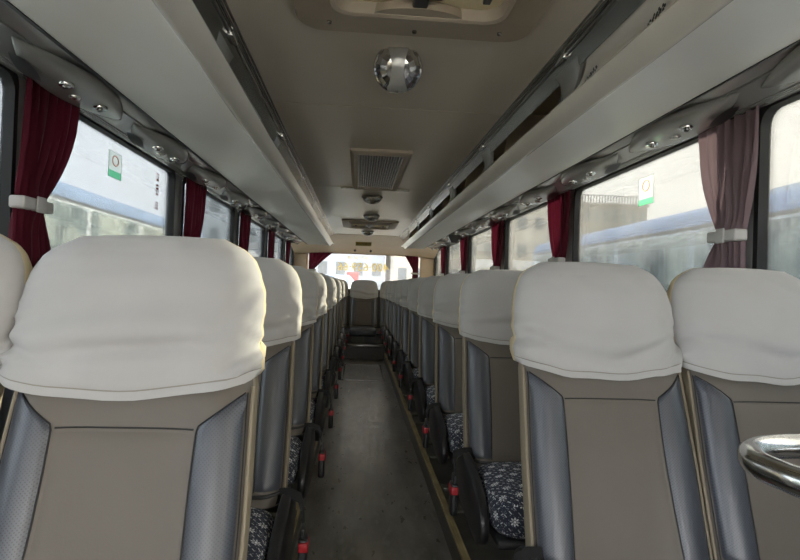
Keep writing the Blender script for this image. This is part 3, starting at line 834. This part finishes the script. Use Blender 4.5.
# two curtains drawn back at the rear window
def rear_curtain(x0, dirx, wt, label):
    t = thing('curtain', label, 'curtain', (x0, 9.79, EYE), 'rear window curtains')
    mb = MB(); rings = []
    for j in range(25):
        h = .55 - .62*j/24.; q = j/24.
        wd = wt*(1-q*1.7)**1.2 + .05 if q < .5 else .10+.06*(q-.5)
        if q < .5: wd = max(wd, .10)
        rings.append([(dirx*wd*a/30., .010*math.sin(a/30.*2*PI*6+q*2), h) for a in range(31)])
    mb.loft(rings, 0, closed=False); part('cloth', mb, 'curtain_red', t, angle=80)
    m = MB(); m.box(-.02*dirx, dirx*.13, -.02, .02, .22, .25, bev=.006); part('tie_band', m, 'tie_grey', t)
rear_curtain(-.86, 1, .36, 'red curtain swept to the left side of the rear window')
rear_curtain(1.05, -1, .20, 'red curtain gathered at the right side of the rear window')

# ------------------------------------------------------------------ rear details
t = thing('notice_plaque', 'small dull yellow notice plaque on the beige panel above the rear window', 'sign', (.07, 9.19, H(.678)))
m = MB(); m.box(-.13, .13, -.004, .004, -.055, .055, bev=.003); pl = part('plate', m, 'plaque', t)
m = MB()
random.seed(3)
for k in range(9):
    x = -.11+.026*k
    for q in range(2): m.box(x, x+random.uniform(.008, .018), -.006, -.0035, -.030+.034*q, -.016+.034*q)
part('lettering', m, 'black_plastic', t)
t.rotation_euler = (math.radians(55), 0, 0)
for x, lab in ((-.07, 'small black knob under the left end of the yellow plaque'), (.20, 'small black knob under the right end of the yellow plaque')):
    m = MB(); m.lathe([(.001, -.045), (.016, -.043), (.022, -.030), (.018, -.015), (.010, -.005), (.010, .03)], (0, 0, 0), 'Y', 16)
    o = part('wall_knob', m, 'black_plastic'); o.location = (x, 9.60, H(.585)); tag(o, lab, 'knob', 'knobs above the rear window')
m = MB(); rings = [[(sx*w, sy*.04, z) for sx, sy in ((-1, -1), (1, -1), (1, 1), (-1, 1))] for w, z in ((.07, 0), (.065, -.02), (.035, -.085), (.03, -.09))]
m.loft(rings, 0, True, True); o = part('loudspeaker', m, 'black_plastic', smooth=False); o.location = (1.06, 6.25, H(.600))
tag(o, 'small black wedge-shaped box hanging under the right luggage rack', 'loudspeaker')

def text_mesh(txt, size, name, m, mirror=False):
    cu = bpy.data.curves.new(name, 'FONT'); cu.body = txt; cu.size = size; cu.extrude = .0012; cu.align_x = 'CENTER'; cu.align_y = 'CENTER'; cu.offset = size*.012
    o = bpy.data.objects.new(name, cu); COL.objects.link(o)
    dg = bpy.context.evaluated_depsgraph_get(); me = bpy.data.meshes.new_from_object(o.evaluated_get(dg)); bpy.data.objects.remove(o)
    for v in me.vertices: v.co = Vector((-v.co.x if mirror else v.co.x, v.co.z, v.co.y))
    me.materials.clear(); me.materials.append(M[m]); me.name = name
    return me
t = thing('window_lettering', 'pale yellow phone number seen mirrored on the rear window glass', 'lettering', (.08, 9.872, H(.31)))
o = link('digits', text_mesh('400·659·66', .20, 'digits', 'lettering', True), t)
m = MB(); random.seed(11)
for k in range(7):
    x = -.28+.055*k
    m.box(x, x+.034, -.002, 0, .150, .158); m.box(x, x+.034, -.002, 0, .182, .190); m.box(x+random.choice([0, .012, .024]), x+random.choice([.010, .020, .034]), -.002, 0, .15, .19)
part('small_characters', m, 'lettering', t, smooth=False)

# stickers on the side windows
def sticker(x, y0, y1, z0, z1, sgn, label, split):
    t = thing('exit_sticker', label, 'sticker', (x, (y0+y1)/2, (z0+z1)/2), 'stickers on the side windows')
    hy, hz = (y1-y0)/2, (z1-z0)/2
    m = MB(); m.box(-.0006, .0006, -hy, hy, -hz, hz); part('backing', m, 'sticker_white', t)
    m = MB(); m.box(-sgn*.0012, -sgn*.0006, -hy*.96, hy*.96, -hz*.98, -hz*split); part('green_band', m, 'sticker_green', t)
    m = MB()
    for a, b, c, d in ((-1, 1, .97, 1), (-1, -.95, -1, 1), (.95, 1, -1, 1), (-1, 1, -1, -.97)): m.box(-sgn*.0018, -sgn*.0012, a*hy, b*hy, c*hz, d*hz)
    part('border', m, 'bus_trim', t)
    m = MB(); m.tube([(-sgn*.002, hy*.45*math.cos(a), hz*.35+hz*.38*math.sin(a)) for a in [2*PI*k/16 for k in range(17)]], .003, 6); part('ring_mark', m, 'sticker_pink', t)
sticker(XL-.0195, 2.62, 2.76, H(.455), H(.575), -1, 'green and white rectangular sticker high on the left window', .45)
sticker(XR+.0195, 2.50, 2.64, H(.43), H(.565), 1, 'pale pink and green sticker high on the right window', .55)
m = MB(); random.seed(5)
for c0, n in ((.385, 3), (.465, 4), (.545, 3)):
    for k in range(n):
        z = c0 + .016*k
        m.box(-.001, .001, -.016, -.010, z, z+.011); m.box(-.001, .001, .010, .016, z, z+.011); m.box(-.001, .001, -.016, .016, z+random.choice([0, .005, .008]), z+random.choice([.009, .011]))
o = part('window_marking', m, 'sticker_red', smooth=False); o.location = (XL-.0185, 3.24, EYE)
tag(o, 'thin dark red vertical line of characters on the left window beside its pillar', 'lettering')

# ------------------------------------------------------------------ chrome grab rail at the right front
t = thing('grab_rail', 'polished steel grab rail loop in the lower right corner', 'handrail', (.492, .66, H(-.2)))
def arc(c, r, a0, a1, n=10): return [(c[0]+r*math.cos(a0+(a1-a0)*k/n), c[1]+r*math.sin(a0+(a1-a0)*k/n), 0) for k in range(n+1)]
near = [(1.0, .36-.66-.0, 0)]
pts = [(.85, .0785, 0), (.60, .077, 0), (.30, .073, 0), (.20, .071, 0), (.13, .070, 0), (.072, .062, 0), (.030, .040, 0), (.008, .008, 0), (-.004, -.022, 0), (-.002, -.055, 0), (.000, -.082, 0), (.018, -.112, 0), (.06, -.150, 0), (.30, -.33, 0), (.85, -.69, 0)]
# smooth the control polygon
for _ in range(2):
    q = [pts[0]]
    for a, b in zip(pts, pts[1:]): q += [tuple(a[i]*.75+b[i]*.25 for i in range(3)), tuple(a[i]*.25+b[i]*.75 for i in range(3))]
    pts = q + [pts[-1]]
part('loop_tube', MB().tube(pts, .0165, 20), 'steel_tube', t)
m = MB(); m.tube([(.30, .073, 0), (.30, -.32, 0)], .010, 12); part('cross_tube', m, 'steel_tube', t)
m = MB(); m.tube([(.14, .070, -.005), (.15, .0, -.016), (.16, -.20, -.014)], .007, 12); m.lathe([(.001, .018), (.014, .015), (.019, .0), (.014, -.015), (.001, -.018)], (.145, .03, -.010), 'Z', 16); part('clamp', m, 'chrome', t)
m = MB(); m.tube([(.60, .077, 0), (.60, .077, -.818)], .0165, 16); part('post', m, 'steel_tube', t)
m = MB()
for y in (.0785, -.69): m.lathe([(.001, .852), (.035, .852), (.037, .844), (.030, .838), (.0165, .80)], (0, y, 0), 'X', 20)
part('wall_flange', m, 'chrome', t)

# ------------------------------------------------------------------ outside
mb = MB(); mb.box(-120, 120, -60, 160, -1.02, -.95); o = struct('ground', mb, 'asphalt', smooth=False)
def parked_bus(x0, x1, y0, y1, top, label, facing, band, pod=None, g=None):
    """x0: face towards us"""
    t = thing('parked_bus', label, 'bus', ((x0+x1)/2, (y0+y1)/2, -.95), g)
    ox, oy, oz = t.location; s = 1 if x1 > x0 else -1; W = abs(x1-x0)/2; L = (y1-y0)/2; T = top+EYE+.95
    def prof(inset=0.):
        pts = []
        for x, z in ((-W, .35), (-W, T-.19), (-W+.005, T-.12), (-W+.03, T-.05), (-W+.09, T), (W-.09, T), (W-.03, T-.05), (W-.005, T-.12), (W, T-.19), (W, .35)): pts.append((x*(1-inset), z-(inset*.8 if z > 1 else 0)))
        return pts
    m = MB(); rings = []
    for y, i in ((-L, .12), (-L+.08, .03), (-L+.3, 0), (L-.3, 0), (L-.08, .03), (L, .12)): rings.append([(p[0], y, p[1]) for p in prof(i)])
    m.loft(rings, 0, True, True, lambda i, k: 1 if 1 <= k <= 7 else 0); part('body', m, ['bus_white', 'bus_roof'], t, angle=50)
    for sx in (-1, 1):
        m = MB(); m.box(sx*(W+.003), sx*(W-.02), -L+.35, L-.35, T-.215, T-.18); part('gutter_trim', m, 'bus_trim', t)
        m = MB(); m.box(sx*(W+.002), sx*(W-.02), -L+.35, L-.35, .55, 1.15); part('side_band', m, band, t)
        n = 7; wl = (2*L-.8)/n
        for k in range(n):
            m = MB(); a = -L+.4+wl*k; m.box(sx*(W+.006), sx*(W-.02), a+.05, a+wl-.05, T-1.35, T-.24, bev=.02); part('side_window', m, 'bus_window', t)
        for y in (-L+2.2, L-2.6):
            m = MB(); m.lathe([(.001, .0), (.5, .0), (.5, .28), (.001, .28)], (sx*(W-.26) if sx > 0 else -W-.02, y, .5), 'X', 28); wh = part('wheel', m, 'bus_tyre', t)
            m = MB(); m.lathe([(.001, 0), (.27, 0), (.25, .03)], (sx*(W+.03), y, .5), 'X', 24); part('hubcap', m, 'hubcap', wh)
    for sy in (-1, 1):
        m = MB(); m.box(-W*.85, W*.85, sy*(L+.004), sy*(L-.05), T-1.75, T-.55, bev=.03); part('windscreen', m, 'bus_window', t)
    if pod:
        a, b = pod; m = MB(); rings = []
        for y, hh in ((a, .02), (a+.12, .10), (a+.4, .17), (b-.5, .17), (b-.15, .10), (b, .02)):
            yy = y-oy; rings.append([(-W*.75, yy, T-.02), (-W*.62, yy, T+hh*.8), (-W*.45, yy, T+hh), (W*.45, yy, T+hh), (W*.62, yy, T+hh*.8), (W*.75, yy, T-.02)])
        m.loft(rings, 0, True, True); part('roof_pod', m, 'bus_blue', t)
    return t
parked_bus(-3.2, -5.7, .2, 12.0, 1.02, 'white and pale blue bus parked outside the left windows', 1, 'bus_blue', None, 'buses parked alongside')
parked_bus(3.2, 5.7, -1.5, 10.3, .86, 'pale blue bus with a rounded roof pod parked outside the right windows', 1, 'bus_blue', (2.5, 5.2), 'buses parked alongside')
parked_bus(-8.5, -6.0, 16, 27.5, .55, 'distant white bus glimpsed through the far left windows', 1, 'bus_blue', None, None)
parked_bus(-2.6, -.2, 17.5, 29, .30, 'white bus parked behind the coach, seen low in the rear window', 1, 'bus_blue', None, None)
parked_bus(6.6, 9.1, 14, 25.5, .55, 'pale bus parked farther back beyond the right windows', 1, 'bus_blue', None, None)
def building(x0, x1, y0, y1, h, m_, label, floors, cols, rail=False):
    t = thing('building', label, 'building', ((x0+x1)/2, (y0+y1)/2, -.95)); W = (x1-x0)/2; D = (y1-y0)/2; T = h+EYE+.95
    m = MB(); m.box(-W, W, -D, D, 0, T); m.box(-W-.15, W+.15, -D-.15, D+.15, T-.25, T)
    part('wall', m, m_, t, smooth=False)
    fh = T/floors
    for r in range(floors):
        m = MB(); cw = 2*W/cols
        for c in range(cols): m.box(-W+cw*(c+.25), -W+cw*(c+.75), -D-.03, -D+.02, fh*(r+.3), fh*(r+.75))
        part('window_row', m, 'window_dark', t, smooth=False)
    if rail:
        m = MB(); n = 26
        for k in range(n+1): x = -W+2*W*k/n; m.box(x-.05, x+.05, -D, -D+.08, T, T+.9)
        m.box(-W, W, -D, -D+.08, T+.8, T+.9); part('roof_railing', m, 'bus_trim', t, smooth=False)
    return t
building(23.4, 31.8, 60, 72, 10.0, 'concrete', 'grey concrete building with roof railing beyond the right-hand bus', 4, 8, True)
building(-14, 2.0, 42, 52, 6.5, 'facade_blue', 'pale blue-grey building behind the left half of the rear window', 4, 12)
building(2.4, 13, 38, 50, 7.5, 'facade', 'cream building behind the right half of the rear window', 5, 9)
building(15, 36, 78, 90, 7.0, 'facade', 'low pale building on the horizon outside the far right windows', 3, 16)
t = thing('signboard', 'small red signboard seen low through the rear window', 'sign', (-.36, 36, H(.55)))
m = MB(); m.box(-.38, .38, -.05, .05, -.27, .27, bev=.03); part('board', m, 'sign_red', t)
m = MB(); m.tube([(-.25, 0, -.25), (-.25, 0, -2.6)], .05, 8); m.tube([(.25, 0, -.25), (.25, 0, -2.6)], .05, 8); part('post', m, 'bus_trim', t)
